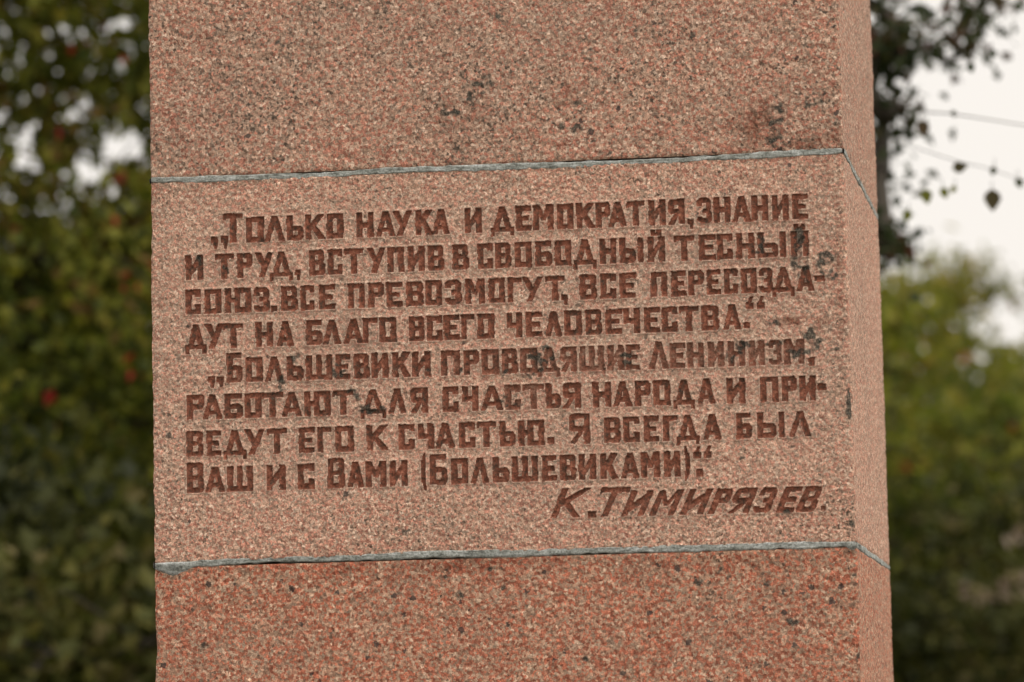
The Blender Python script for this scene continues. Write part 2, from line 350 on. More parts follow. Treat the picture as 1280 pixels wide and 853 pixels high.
# punctuation: (glyph, x0, x1, ybottom, ytop)
PUNCT = [(',', 264, 272.5, 311.5, 296.5), (',', 276, 285, 311.5, 296), (',', 860, 867, 287, 274.5), (',', 369, 375.5, 351, 338),
 ('.', 339.5, 346, 389.5, 383), (',', 702.5, 710, 381, 369), ('-', 1018, 1031, 352, 345.5), ('.', 930, 937, 410.5, 404),
 ('“', 932.5, 942, 386.5, 371.5), ('“', 946, 955.5, 386, 371), (',', 260, 268.5, 485, 471.5), (',', 271, 280, 484.5, 471.5),
 ('.', 1011, 1018, 457, 448), ('-', 1022.5, 1032.5, 488, 480), ('.', 684, 693, 555, 547.5), ('(', 527, 532.5, 613, 567),
 (')', 856.5, 862.5, 602, 558), ('“', 867, 876, 573, 558.5), ('“', 880.5, 889.5, 572.5, 558), ('.', 871, 878, 595.5, 586.5),
 ('.', 735.5, 745, 647, 640), ('.', 1027, 1032, 638.5, 633)]
NAMES = {'.': 'full_stop', ',': 'comma', '-': 'hyphen', '“': 'quotation_mark', '(': 'bracket', ')': 'bracket'}
glyphs = []      # (name, [polygons in (lx, z)], wear)
for ri, (bl, hh, items) in enumerate(ROWS):
    for s, x0, x1 in items:
        ital, cap = '~' in s, '^' in s
        ch = s[-1]
        yb = lambda x: bl[1] + (x - bl[0]) * (bl[3] - bl[1]) / (bl[2] - bl[0])
        h = hh + (6 if (cap and not ital and ch != 'Л') else 0) + (4.5 if ital and cap else 0) - (.5 if ital and not cap else 0) + (2.5 if ch == 'Л' and cap else 0)
        base = 0
        if ch == 'Д': base = 0
        wj = x1 - x0
        polys = glyph(ch, wj, h)
        (lx0, z0), (lx1, z1) = front(x0, yb(x0)), front(x1, yb(x1))
        k = (lx1 - lx0) / wj
        res = []
        for q in polys:
            pts = []
            for x, y in q:
                xx = x + (.45 * y if ital else 0)
                pts.append((lx0 + xx * k, z0 + (z1 - z0) * x / wj + y * MPP * .985))
            res.append(np.array(pts))
        wear = .10
        if ri == 4: wear = .2 if x0 < 540 else .3 if x0 < 640 else .42
        if ri == 4 and x0 > 880: wear = .5
        if ri == 5 and 620 < x0 < 655: wear = .5
        glyphs.append(('letter', res, wear + rng.uniform(-.08, .08)))
for ch, x0, x1, yb_, yt in PUNCT:
    (lx0, z0), (lx1, _), (_, z1) = front(x0, yb_), front(x1, yb_), front(x0, yt)
    wj, hj = x1 - x0, yb_ - yt
    res = [np.array([(lx0 + x / wj * (lx1 - lx0), z0 + y / hj * (z1 - z0)) for x, y in q]) for q in glyph(ch, wj, hj)]
    glyphs.append((NAMES[ch], res, .6 if x0 > 1025 and yt > 600 else .15))

def convex_sdf(q, X, Z):
    area = .5 * np.sum(q[:, 0] * np.roll(q[:, 1], -1) - np.roll(q[:, 0], -1) * q[:, 1])
    if area < 0: q = q[::-1]
    d = np.full(X.shape, -1e9)
    for i in range(len(q)):
        a, b = q[i], q[(i + 1) % len(q)]
        ex, ez = b - a; L = math.hypot(ex, ez)
        if L < 1e-9: continue
        d = np.maximum(d, ((X - a[0]) * ez - (Z - a[1]) * ex) / L)
    return d

# stains: photo x, y, radius x, radius y, strength
STAINS = [(600,104,13,11,.75),(588,118,7,8,1.1),(572,138,8,4,.9),(557,150,9,12,.8),(577,33,5,5,.8),(590,35,6,4,.9),(614,17,6,3,.6),(625,22,5,3,.8),
 (541,74,5,4,.7),(533,126,5,4,.6),(605,156,8,6,.6),(613,178,5,6,.6),(575,192,5,12,.6),(721,130,5,5,.9),(719,160,7,4,1.1),(698,139,6,6,.8),(702,157,4,4,.8),
 (795,38,4,3,.8),(740,62,5,4,.6),(763,192,4,3,1),(692,192,4,3,.8),(675,202,3,2,1),(365,68,5,6,.8),(347,52,4,4,.6),(355,170,3,3,.8),(190,20,3,3,.8),(240,46,3,4,.7),
 (968,121,3,4,1.1),(975,134,7,9,1.1),(972,152,9,10,.9),(971,178,12,9,1.0),(1014,124,15,10,.8),(1045,154,8,4,.8),(866,43,5,4,.9),(895,20,4,5,.6),(968,20,3,5,.6),(1003,26,4,3,.6),
 (995,329,8,12,1.2),(999,303,5,12,1.1),(951,312,5,16,.8),(1035,320,8,9,1.2),(1027,327,6,6,1.2),(1034,341,7,6,1.2),(1045,347,5,6,1.0),(967,404,8,4,.9),
 (1012,419,7,6,1.3),(1008,387,3,3,1),(926,398,5,4,.7),(926,431,7,7,1.2),(1001,441,12,5,1.2),(1021,431,6,7,.9),(968,431,8,4,.9),(912,447,6,5,.9),(1005,335,3,5,.8),(1006,338,5,6,.9),
 (1022,435,5,4,.8),(1046,437,4,5,.8),(1010,275,8,3,.8),(983,280,7,3,.7),
 (675,450,6,9,1.2),(664,447,4,4,1.2),(684,434,7,4,1.2),(690,447,4,5,.9),(659,471,6,3,1.1),(669,468,4,3,.9),(784,450,7,7,1.1),(575,466,6,5,.9),(534,463,6,5,.8),(633,463,5,5,.8),
 (462,512,14,5,1.3),(447,498,9,8,.6),(438,488,6,3,1.1),(425,466,12,6,.7),(418,462,6,8,.8),(352,478,6,12,.6),(368,448,7,6,.9),(330,448,8,8,.4),(345,496,8,8,.4),(352,489,10,3,.7),
 (646,500,8,7,.8),(632,502,5,6,.8),(920,483,5,9,.7),(1062,508,3,14,1.5),(1058,476,4,5,.9),(251,327,5,8,.8),(282,336,5,8,.7),(608,414,5,4,.6),(850,488,4,4,.5),(680,415,8,3,.8),
 (495,655,4,6,.8),(508,665,5,4,.7),(235,408,4,4,.8),(212,544,3,3,.9),(850,545,3,3,.9),(990,560,4,3,.7),(930,573,5,3,.7),(985,640,5,3,.6),(1068,655,5,5,.8),(602,420,6,5,.4),
 (575,743,6,6,1.0),(838,748,4,5,1.2),(560,718,8,5,.6),(872,728,5,5,1.2),(911,719,4,4,1),(960,730,4,6,1),(990,778,5,5,1.1),(900,713,5,8,.6),(715,770,5,4,.9),
 (731,823,4,5,1),(255,807,4,4,1.2),(241,762,3,3,1),(630,735,4,6,.6),(1005,755,3,5,.8),(1070,720,4,10,.8),(1074,820,3,12,.8),(895,777,4,5,.6),(620,712,10,3,.7)]
BROWN = [(948,160,22,22,.8),(1030,175,30,14,.5),(1010,183,30,4,.8),(575,150,40,22,.25),(235,130,50,40,.15),(430,705,40,12,.5),(560,705,60,10,.5),(300,710,40,8,.35),
 (700,118,14,6,.3),(1025,402,10,5,.5),(985,400,12,3,.8),(995,404,5,3,.9),(640,700,60,6,.5),(900,700,100,6,.4),(1050,360,4,60,.5)]
def blob_field(lst, X, Z, nz):
    f = np.zeros(X.shape)
    zmin, zmax = Z.min(), Z.max()
    for px, py, rx, ry, s in lst:
        cx_, cz_ = front(px, py)
        rx_, ry_ = rx * MPP * 1.0, ry * MPP * 1.0
        if cz_ < zmin - 3 * ry_ or cz_ > zmax + 3 * ry_: continue
        c0, c1 = np.searchsorted(X[0], [cx_ - 3 * rx_, cx_ + 3 * rx_]); r0, r1 = np.searchsorted(Z[:, 0], [cz_ - 3 * ry_, cz_ + 3 * ry_])
        if r1 <= r0 or c1 <= c0: continue
        xx, zz = X[r0:r1, c0:c1], Z[r0:r1, c0:c1]
        g = s * np.exp(-.5 * (((xx - cx_) / rx_) ** 2 + ((zz - cz_) / ry_) ** 2) * 1.1)
        f[r0:r1, c0:c1] = np.maximum(f[r0:r1, c0:c1], g)
    return f

# ------------------------------------------------------------------ blocks
def chipline(zs, seed):
    """depth of the worn arris along a vertical edge, the same for both faces that meet there"""
    r = np.random.default_rng(seed)
    zz = np.linspace(0, 5, 5001)
    g = np.convolve(r.standard_normal(5001), np.exp(-.5 * (np.arange(-12, 13) / 3.0) ** 2), 'same'); g /= g.std()
    h = np.convolve(r.standard_normal(5001), np.exp(-.5 * (np.arange(-60, 61) / 18.0) ** 2), 'same'); h /= h.std()
    base = .0018 + .0004 * g + .0004 * h + .002 * np.clip(h - 1.6, 0, 2)
    return np.interp(zs, zz, np.clip(base, .0008, .01))

def face_grid(side, z0, z1, dx, dz, mat, extra=None, rough=1.0, top=True, bot=True):
    """one dressed face of a block; side 0 front, 1 right, 2 back, 3 left. returns V, F, attrs (obelisk space)"""
    D0 = W if side % 2 == 0 else W * DR
    nc = max(2, int(round(D0 / dx)) + 1); nr = max(2, int(round((z1 - z0) / dz)) + 1)
    u = np.linspace(-.5, .5, nc)[None, :].repeat(nr, 0); z = np.linspace(z0, z1, nr)[:, None].repeat(nc, 1)
    r = np.random.default_rng(int(100 * z0) + side)
    sx = .0019 / (D0 / nc); sy = .0019 / ((z1 - z0) / nr)
    rel = np.zeros((nr, nc))
    if dx < .01:
        g = gnoise((nr, nc), max(sx, .45), max(sy, .45), r)
        g2 = gnoise((nr, nc), sx * 3, sy * 3, r); g3 = gnoise((nr, nc), sx * 22, sy * 22, r)
        rough = rough * (.75 if extra is middle_extra else .88); rel = rough * (.00060 * g + .00040 * g2) + .0004 * g3
        pits = np.clip(gnoise((nr, nc), max(sx * 1.3, .6), max(sy * 1.3, .6), r) - 2.1, 0, 1.2)
        rel -= rough * .0013 * pits
    wz = wid(z)
    half = wz * (.5 if side % 2 == 0 else .5 * DR)
    lat = u * 2 * half
    eL = (u + .5) * 2 * half; eR = (.5 - u) * 2 * half
    R0 = .009
    kL = chipline(z[:, 0], (side + 3) % 4)[:, None]; kR = chipline(z[:, 0], side)[:, None]
    fL = np.clip((R0 - eL) / R0, 0, 1) ** 2 * kL; fR = np.clip((R0 - eR) / R0, 0, 1) ** 2 * kR
    fade = np.clip(np.minimum(eL, eR) / .004, 0, 1)
    inw = -rel * fade + fL + fR
    lat = lat + fL - fR
    ev = np.full(z.shape, 1.0)
    if bot: ev = np.minimum(ev, z - z0)
    if top: ev = np.minimum(ev, z1 - z)
    inw = inw + np.clip((.005 - ev) / .005, 0, 1) ** 2 * .0022
    attrs = {}
    if extra: inw, attrs = extra(lat, z, inw, r)
    perp = (wz * (.5 * DR if side % 2 == 0 else .5)) - inw
    if side == 0: V = np.stack([lat, -perp, z], -1)
    elif side == 1: V = np.stack([perp, lat, z], -1)
    elif side == 2: V = np.stack([-lat, perp, z], -1)
    else: V = np.stack([-perp, -lat, z], -1)
    return V.reshape(-1, 3), grid_faces(nr, nc), attrs, (lat, z, inw, nr, nc)

def join(parts):
    Vs, Fs, off = [], [], 0; A = {'stain': [], 'brown': [], 'pale': []}
    for V, F, at, _ in parts:
        Vs.append(V); Fs.append(F + off); off += len(V)
        for k in A: A[k].append(np.asarray(at.get(k, np.zeros(len(V)))).ravel())
    return np.concatenate(Vs), np.concatenate(Fs), {k: np.concatenate(v) for k, v in A.items()}

def stain_extra(lat, z, inw, r):
    sh = lat.shape; dxx = (lat[0, -1] - lat[0, 0]) / sh[1]
    n1 = gnoise(sh, .0022 / dxx, .0022 / dxx, r); n2 = gnoise(sh, .005 / dxx, .005 / dxx, r)
    f = blob_field(STAINS, lat, z, None)
    st = sstep(f + .30 * n1 + .12 * n2, .45, 1.12) * sstep(f, .12, .35)
    b = blob_field(BROWN, lat, z, None); b = np.clip(b * (1 + .35 * n2 + .3 * n1), 0, 1)
    return inw, {'stain': np.clip(st * .9, 0, .88), 'brown': b, 'pale': np.zeros(sh)}

LET = {}
def middle_extra(lat, z, inw, r):
    inw, at = stain_extra(lat, z, inw, r)
    sh = lat.shape; X0, Z0 = lat[0], z[:, 0]
    jit = gnoise(sh, .9, .9, r) * .00022 + gnoise(sh, 3, 3, r) * .00028
    S = np.full(sh, 1.0)
    wins = []
    for name, polys, wear in glyphs:
        allp = np.concatenate(polys); mn, mxx = allp.min(0) - .008, allp.max(0) + .008
        c0, c1 = np.searchsorted(X0, [mn[0], mxx[0]]); r0, r1 = np.searchsorted(Z0, [mn[1], mxx[1]])
        xx, zz = lat[r0:r1, c0:c1], z[r0:r1, c0:c1]
        d = np.full(xx.shape, 1.0)
        for q in polys: d = np.minimum(d, convex_sdf(q, xx, zz))
        d = d + jit[r0:r1, c0:c1] + .0003
        S[r0:r1, c0:c1] = np.minimum(S[r0:r1, c0:c1], d)
        wins.append((name, r0, r1, c0, c1, d, wear))
    dep = .0029 * sstep(-S, -.0010, .0010)
    inw2 = inw + dep - .0014 * np.exp(-((S - .0020) / .0012) ** 2)
    # halo of light round each letter, painted into the stone colour
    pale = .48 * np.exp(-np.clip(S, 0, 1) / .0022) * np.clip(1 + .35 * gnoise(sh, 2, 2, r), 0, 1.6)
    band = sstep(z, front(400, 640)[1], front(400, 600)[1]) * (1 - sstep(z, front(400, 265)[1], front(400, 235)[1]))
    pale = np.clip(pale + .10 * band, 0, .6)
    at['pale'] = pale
    LET['wins'] = wins
    return inw2, at

def block(name, z0, z1, mat, fine, extra0, dx, zf=None, label=None):
    """fine = (za, zb) part of the block seen closely; coarse strips elsewhere"""
    parts = []; fz0, fz1 = fine
    main = face_grid(0, fz0, fz1, dx, dx, mat, extra0, top=fz1 == z1, bot=fz0 == z0); parts.append(main)
    parts.append(face_grid(1, fz0, fz1, .0045, .0028, mat, None, rough=.8, top=fz1 == z1, bot=fz0 == z0))
    for s in (2, 3): parts.append(face_grid(s, fz0, fz1, .02, .02, mat, None, top=fz1 == z1, bot=fz0 == z0))
    if fz0 > z0:
        for s in range(4): parts.append(face_grid(s, z0, fz0, .02, .02, mat, None, top=False))
    if fz1 < z1:
        for s in range(4): parts.append(face_grid(s, fz1, z1, .02, .02, mat, None, bot=False))
    # top and bottom beds
    for zz, flip in ((z0 + .0001, 1), (z1 - .0001, 0)):
        a, b_ = wid(zz) / 2 - .006, wid(zz) * DR / 2 - .006
        V = np.array([(-a, -b_, zz), (a, -b_, zz), (a, b_, zz), (-a, b_, zz)])
        F = np.array([[0, 1, 2, 3]]) if not flip else np.array([[3, 2, 1, 0]])
        parts.append((V, F, {}, None))
    V, F, A = join(parts)
    o = mesh_obj(name, V, F, mat, ob, A, loc=(0, 0, z0))
    if label: o['label'] = label
    return o, main

G = .0034
ZU, ZL = PZ, PZ - H
up, _ = block('upper_block', ZU + G, 4.3, M_UP, (ZU + G, 3.02), stain_extra, .0019, label='brownish pink granite block above the upper mortar line')
low, _ = block('lower_block', .62, ZL - G, M_LOW, (1.66, ZL - G), stain_extra, .0019, label='redder granite block below the lower mortar line')
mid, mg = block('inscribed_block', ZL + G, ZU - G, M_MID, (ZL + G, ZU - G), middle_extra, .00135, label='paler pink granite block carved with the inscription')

# painted letter floors, each a piece of its own lying in its recess
lat, zz_, inw_, nr, nc = mg[3]
Vm = mg[0].reshape(nr, nc, 3); Ast = mg[2]['stain'].reshape(nr, nc); Abr = mg[2]['brown'].reshape(nr, nc)
for name, r0, r1, c0, c1, d, wear in LET['wins']:
    cell = np.minimum(np.minimum(d[:-1, :-1], d[1:, :-1]), np.minimum(d[:-1, 1:], d[1:, 1:])) < .00015
    v = Vm[r0:r1, c0:c1].copy(); v[..., 1] -= .0003
    F = grid_faces(r1 - r0, c1 - c0)[cell.ravel()]
    if len(F) == 0: continue
    used, inv = np.unique(F, return_inverse=True); F = inv.reshape(-1, 4)
    vv = v.reshape(-1, 3)[used]
    c = vv.mean(0) - np.array([0, 0, ZL + G])
    vv = vv - np.array([0, 0, ZL + G])
    o = mesh_obj(name, vv, F, M_PAINT, mid, {'stain': Ast[r0:r1, c0:c1].ravel()[used], 'brown': Abr[r0:r1, c0:c1].ravel()[used]}, loc=c)
    o.color = (max(wear, 0), 0, 0, 1)

# mortar joints running round the four sides
def mortar(zc, pts_px, thick, seed, bumps=()):
    r = np.random.default_rng(seed)
    px = np.array([p[0] for p in pts_px], float); py = np.array([p[1] for p in pts_px], float)
    lxp, zp = front(px, py)
    rows = []
    n = [900, 300, 120, 120]
    prof = np.linspace(-1, 1, 9)
    V, F, ST, off = [], [], [], 0
    for s in range(4):
        m = n[s]; half = wid(zc) * (.5 if s % 2 == 0 else .5 * DR) - .0035; perp = wid(zc) * (.5 * DR if s % 2 == 0 else .5)
        t = np.linspace(-half, half, m)
        def nz(sig):
            g = np.convolve(r.standard_normal(m + 200), np.exp(-.5 * (np.arange(-60, 61) / sig) ** 2), 'same')[100:-100]; return g / g.std()
        zed = np.interp(t, lxp, zp) if s == 0 else np.full(m, zc) + (zp[-1] - zc) * (np.exp(-(t + half) / .08) if s == 1 else 0)
        if s == 3: zed = zed + (zp[0] - zc) * np.exp(-(half - t) / .08)
        scl = m / (2 * half) / 620
        hu = thick * (.46 + .05 * nz(3.5 * scl) + .07 * nz(25 * scl)); hd = thick * ((.5 if seed == 3 else .62) + .07 * nz(3.5 * scl) + .08 * nz(25 * scl))
        blob = np.zeros(m)
        if s == 0:
            for bx, bd, bw in bumps:
                bl_ = front(bx, 700)[0]; hd = hd + bd * MPP * np.clip(1 - np.abs(t - bl_) / (bw * MPP), 0, 1); blob = np.maximum(blob, np.clip(2 - np.abs(t - bl_) / (bw * MPP * .5), 0, 1))
        hu = np.clip(hu, thick * .2, 1); hd = np.clip(hd, thick * .2, 1)
        bulge = .0006 + .0004 * nz(12 * scl)
        lost = sstep(nz(9 * scl) + .6 * nz(30 * scl), 1.3, 2.6) * (.4 if seed == 3 else 1)
        cols = []
        fine_ = np.array([nz(1.8 * scl) for _ in prof])
        for j, p in enumerate(prof):
            zj = zed + np.where(p > 0, p * hu, p * hd)
            outw = bulge * (1 - p ** 4) * (1 - 1.6 * lost * (p < .3)) - .0035 * (abs(p) > .99) + .0003 * fine_[j]
            if p < .5: outw = outw + blob * (.0012 + .0018 * (p > -.99))
            ee = np.clip((half - np.abs(t)) / .004, 0, 1)
            la, pe = t * (1 + outw * (1 - ee) / half), perp + outw
            cols.append({0: np.stack([la, -pe, zj], -1), 1: np.stack([pe, la, zj], -1), 2: np.stack([-la, pe, zj], -1), 3: np.stack([-pe, -la, zj], -1)}[s])
            ST.append(np.clip(.75 * lost * (p < .4) + .35 * sstep(fine_[j] + nz(6 * scl), 1.4, 2.4), 0, 1))
        V.append(np.stack(cols, 0).reshape(-1, 3)); F.append(grid_faces(9, m) + off); off += 9 * m
    V = np.concatenate(V)
    o = mesh_obj('mortar_joint', V, np.concatenate(F), M_MORTAR, ob, {'stain': np.concatenate(ST)}, loc=(0, 0, zc))
    return o
j1 = mortar(ZU, [(188, 226), (260, 224), (400, 219), (500, 213.5), (640, 208.5), (820, 201.5), (940, 194.5), (1054, 188.5)], .0120, 3)
j1['label'] = 'grey upper mortar line'
j2 = mortar(ZL, [(193, 706), (230, 705), (300, 701), (400, 697.5), (500, 694), (660, 690), (820, 685.5), (940, 682), (1071, 680)], .0112, 8, [(216, 13, 26), (1066, 3, 8)])
j2['label'] = 'grey lower mortar line with a wedge of spilt mortar at its left end'

# plinth and cap (outside the frame)
def frustum(z0, z1, a0, b0, a1, b1):
    V = [(-a0, -b0, z0), (a0, -b0, z0), (a0, b0, z0), (-a0, b0, z0), (-a1, -b1, z1), (a1, -b1, z1), (a1, b1, z1), (-a1, b1, z1)]
    return V, [(3, 2, 1, 0), (4, 5, 6, 7), (0, 1, 5, 4), (1, 2, 6, 5), (2, 3, 7, 6), (3, 0, 4, 7)]
def multi(name, lst, mat, parent):
    V, F = [], []
    for a in lst:
        v, f = frustum(*a); F += [[i + len(V) for i in q] for q in f]; V += v
    return mesh_obj(name, np.array(V), np.array(F), mat, parent, smooth=False)
multi('plinth', [(.45, .615, .66, .53, .61, .475), (0.02, .45, .82, .68, .82, .68)], M_LOW, ob)
multi('cap', [(4.305, 4.45, .64, .51, .64, .51), (4.45, 4.62, .60, .47, .05, .04)], M_UP, ob)

# ------------------------------------------------------------------ ground
def simple_mat(name, c0, c1, scale, rough=.9, bump=.02):
    m, n, b, o = new_mat(name)
    tc = N(n, 'ShaderNodeTexCoord')
    a = N(n, 'ShaderNodeTexNoise', Scale=scale, Detail=8.0); n.links.new(tc.outputs['Object'], a.inputs['Vector'])
    n.links.new(ramp(n, a.outputs['Fac'], [(.3, c0), (.7, c1)]), b.inputs['Base Color']); b.inputs['Roughness'].default_value = rough
    bp = N(n, 'ShaderNodeBump', Strength=.5, Distance=bump); n.links.new(a.outputs['Fac'], bp.inputs['Height']); n.links.new(bp.outputs[0], b.inputs['Normal'])
    return m
M_GRASS = simple_mat('lawn', (.03, .055, .015), (.07, .10, .03), 6.0, bump=.05)
M_PAVE = simple_mat('paving', (.16, .15, .135), (.26, .245, .22), 30.0)
M_BARK = simple_mat('bark', (.035, .028, .02), (.09, .075, .058), 18.0, bump=.02)
def sheet(name, x0, x1, y0, y1, z, mat):
    return tag(mesh_obj(name, np.array([(x0, y0, z), (x1, y0, z), (x1, y1, z), (x0, y1, z)]), np.array([[0, 1, 2, 3]]), mat), kind='structure')
sheet('ground', -900, 900, -900, 900, 0, M_GRASS)
sheet('pavement', -6, 6, -3, 11.2, .006, M_PAVE)

# ------------------------------------------------------------------ vegetation
def leaf_mat(name, stops, trans=.35, rough=.6):
    m, n, b, o = new_mat(name)
    at = N(n, 'ShaderNodeAttribute', _attribute_name='tone')
    c = ramp(n, at.outputs['Fac'], stops)
    n.links.new(c, b.inputs['Base Color']); b.inputs['Roughness'].default_value = rough; b.inputs['Specular IOR Level'].default_value = .2
    t = N(n, 'ShaderNodeBsdfTranslucent'); n.links.new(mixc(n, 1.0, c, (1.25, 1.35, .6), 'MULTIPLY'), t.inputs[0])
    ms = N(n, 'ShaderNodeMixShader', Fac=trans); n.links.new(b.outputs[0], ms.inputs[1]); n.links.new(t.outputs[0], ms.inputs[2])
    n.links.new(ms.outputs[0], o.inputs[0]); return m
L_DARK = leaf_mat('dark_green_leaves', [(0, (.07, .088, .026)), (.35, (.15, .17, .036)), (.62, (.26, .26, .048)), (.86, (.32, .29, .055)), (.955, (.22, .16, .045)), (.975, (.20, .05, .03)), (1, (.25, .03, .022))], .45)
L_MID = leaf_mat('olive_green_leaves', [(0, (.08, .10, .024)), (.4, (.20, .22, .042)), (.75, (.34, .33, .06)), (.95, (.30, .23, .06)), (1, (.2, .07, .035))], .45)
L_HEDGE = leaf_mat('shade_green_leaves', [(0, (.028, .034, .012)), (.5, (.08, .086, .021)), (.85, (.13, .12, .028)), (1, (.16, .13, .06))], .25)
L_OLIVE = leaf_mat('olive_leaves', [(0, (.09, .10, .02)), (.4, (.17, .175, .033)), (.8, (.27, .245, .05)), (.97, (.33, .26, .07)), (1, (.3, .09, .04))], .45)
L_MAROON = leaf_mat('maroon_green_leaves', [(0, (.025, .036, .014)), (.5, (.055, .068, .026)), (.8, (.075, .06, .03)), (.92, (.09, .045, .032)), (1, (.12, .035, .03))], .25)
L_RED = leaf_mat('red_leaves', [(0, (.22, .02, .02)), (1, (.42, .045, .035))], .3)
L_PALE = leaf_mat('pale_blossom', [(0, (.22, .15, .12)), (1, (.42, .34, .29))], .3)
M_BERRY, n_, b_, o_ = new_mat('red_berries'); b_.inputs['Base Color'].default_value = (.38, .03, .025, 1); b_.inputs['Roughness'].default_value = .3

def leaves_arrays(C, size, r, tone=None, droop=.3):
    """C (n,3) leaf bases -> folded four-corner leaves"""
    n = len(C)
    d = r.standard_normal((n, 3)); d[:, 2] -= droop; d /= np.linalg.norm(d, axis=1)[:, None]
    q = r.standard_normal((n, 3)); s = np.cross(d, q); s /= np.linalg.norm(s, axis=1)[:, None]
    up_ = np.cross(s, d)
    L = size * r.uniform(.6, 1.25, n)[:, None]; wd = L * r.uniform(.28, .38, n)[:, None]
    fold = up_ * wd * .35
    b0 = C; tip = C + d * L; m = C + d * L * .45
    V = np.stack([b0, m + s * wd + fold, tip, m - s * wd + fold], 1).reshape(-1, 3)
    i = np.arange(n)[:, None] * 4
    F = np.concatenate([i + np.array([[0, 1, 2]]), i + np.array([[0, 2, 3]])])
    T = np.repeat(tone if tone is not None else r.uniform(0, 1, n), 4)
    return V, F, T

def tubes(segs, k=6):
    """segs: list of (p0, p1, r0, r1)"""
    V, F, off = [], [], 0
    an = np.arange(k) * 2 * np.pi / k
    for p0, p1, r0, r1 in segs:
        p0, p1 = np.array(p0, float), np.array(p1, float); d = p1 - p0; L = np.linalg.norm(d)
        if L < 1e-6: continue
        d /= L; q = np.array([1., 0, 0]) if abs(d[0]) < .8 else np.array([0, 1., 0])
        a = np.cross(d, q); a /= np.linalg.norm(a); b = np.cross(d, a)
        ring = np.cos(an)[:, None] * a + np.sin(an)[:, None] * b
        V += [p0 + ring * r0, p1 + ring * r1]
        i = np.arange(k); F.append(np.stack([i, (i + 1) % k, (i + 1) % k + k, i + k], 1) + off); off += 2 * k
    return np.concatenate(V), np.concatenate(F)

def tree(name, label, cat, base, top_fork, crown, leafmat, leaf, per, seed, trunk_r=.12, gaps=(), clump=.28, group=None, reds=0, berries=0, red_size=.08):
    """crown: list of (centre, radii, number of clumps). leaves gather round twig ends"""
    r = np.random.default_rng(seed)
    base = np.array(base, float)
    root = empty(name, tuple(base)); tag(root, label, cat, group)
    nodes = [np.array([0, 0, 0.]), np.array([.02, .01, top_fork * .5]), np.array([0, 0, top_fork])]
    C = []
    for c, rad, n in crown:
        c, rad = np.array(c) - base, np.array(rad)
        k = 0
        while k < n:
            p = r.uniform(-1, 1, 3)
            if np.linalg.norm(p) > 1: continue
            p = p * (.55 + .45 * np.linalg.norm(p)) if r.random() < .3 else p
            C.append(c + p * rad); k += 1
    C = np.array(C); C = C[np.argsort(np.linalg.norm(C - nodes[2], axis=1))]
    par = [0, 0, 1]; pts = list(nodes)
    for p in C:
        A = np.array(pts[2:]); d = np.linalg.norm(A - p, axis=1) + .6 * np.clip(A[:, 2] - p[2], 0, 9)
        j = int(np.argmin(d)) + 2
        par.append(j); pts.append(p)
    cnt = np.ones(len(pts))
    for i in range(len(pts) - 1, 2, -1): cnt[par[i]] += cnt[i]
    rad = np.clip(.0045 * np.sqrt(cnt), .004, trunk_r * .6)
    segs = []
    for i in range(3, len(pts)):
        a, b = pts[par[i]], pts[i]; m = (a + b) / 2 + r.standard_normal(3) * .06 * np.linalg.norm(b - a)
        rr = min(rad[i] * 1.2, rad[par[i]]); segs += [(a, m, rr, rad[i]), (m, b, rad[i], rad[i] * .7)]
    V, F = tubes([(pts[0], pts[1], trunk_r * 1.25, trunk_r), (pts[1], pts[2], trunk_r, trunk_r * .75)], 12)
    mesh_obj('trunk', V, F, M_BARK, root)
    V, F = tubes(segs, 5); tag(mesh_obj('branches', V, F, M_BARK, root), kind='stuff')
    cc = np.repeat(np.array(pts[3:]), per, 0); ctone = np.repeat(r.uniform(-.42, .36, len(pts) - 3), per)
    cc = cc + r.standard_normal(cc.shape) * clump * np.array([1, 1, .7])
    tone = np.clip(r.uniform(.1, .9, len(cc)) ** 1.1 + ctone, 0, .96)
    tone[r.random(len(tone)) < .006] = 1.0
    keep = np.ones(len(cc), bool)
    for gpx, gpy, D, gr in gaps:       # holes in the crown
        g = bgp(gpx, gpy, D) - base; dr = ray(gpx, gpy); dr = dr / np.linalg.norm(dr)
        q = cc - g; perp = q - (q @ dr)[:, None] * dr
        keep &= (np.linalg.norm(perp, axis=1) * r.uniform(.75, 2.2, len(cc))) > gr
    V, F, T = leaves_arrays(cc[keep], leaf, r, tone[keep])
    tag(mesh_obj('foliage', V, F, leafmat, root, {'tone': T}, smooth=False), kind='stuff')
    return root, np.array(pts[3:]), r

def leaf_part(root, p_world, size, mat, r, name='leaf', n=1, spread=0):
    base = np.array(root.location)
    C = np.array(p_world)[None].repeat(n, 0) - base + r.standard_normal((n, 3)) * spread
    V, F, T = leaves_arrays(C, size, r, droop=1.2)
    return mesh_obj(name, V, F, mat, root, {'tone': T}, loc=C[0], smooth=False)

# left: tree with sky gaps, dense shrubs in front of and behind its foot
DL = 15.5
b0 = bgp(60, 420, DL); 
left, lp, rl = tree('broadleaf_tree', 'green and yellowing tree with red leaves and sky gaps, left of the obelisk', 'tree', (b0[0] - .5, DL, 0), 1.6,
    [((b0[0], DL, 4.85), (1.9, 1.2, .78), 100), ((b0[0], DL, 3.85), (1.6, .8, .5), 60), ((b0[0] + .1, DL, 2.95), (1.7, 1.0, .75), 90)], L_DARK, .062, 185, 21, gaps=[
     (140, 180, DL, .10), (112, 212, DL, .095), (80, 255, DL, .075), (175, 195, DL, .05), (45, 262, DL, .05), (95, 135, DL, .06), (168, 172, DL, .05), (105, 90, DL, .035), (30, 165, DL, .07), (30, 205, DL, .06),
     (150, 25, DL, .055), (78, 32, DL, .055), (8, 235, DL, .05), (118, 28, DL, .04), (70, 88, DL, .05), (180, 200, DL, .04), (50, 190, DL, .04), (140, 240, DL, .05)], clump=.20)
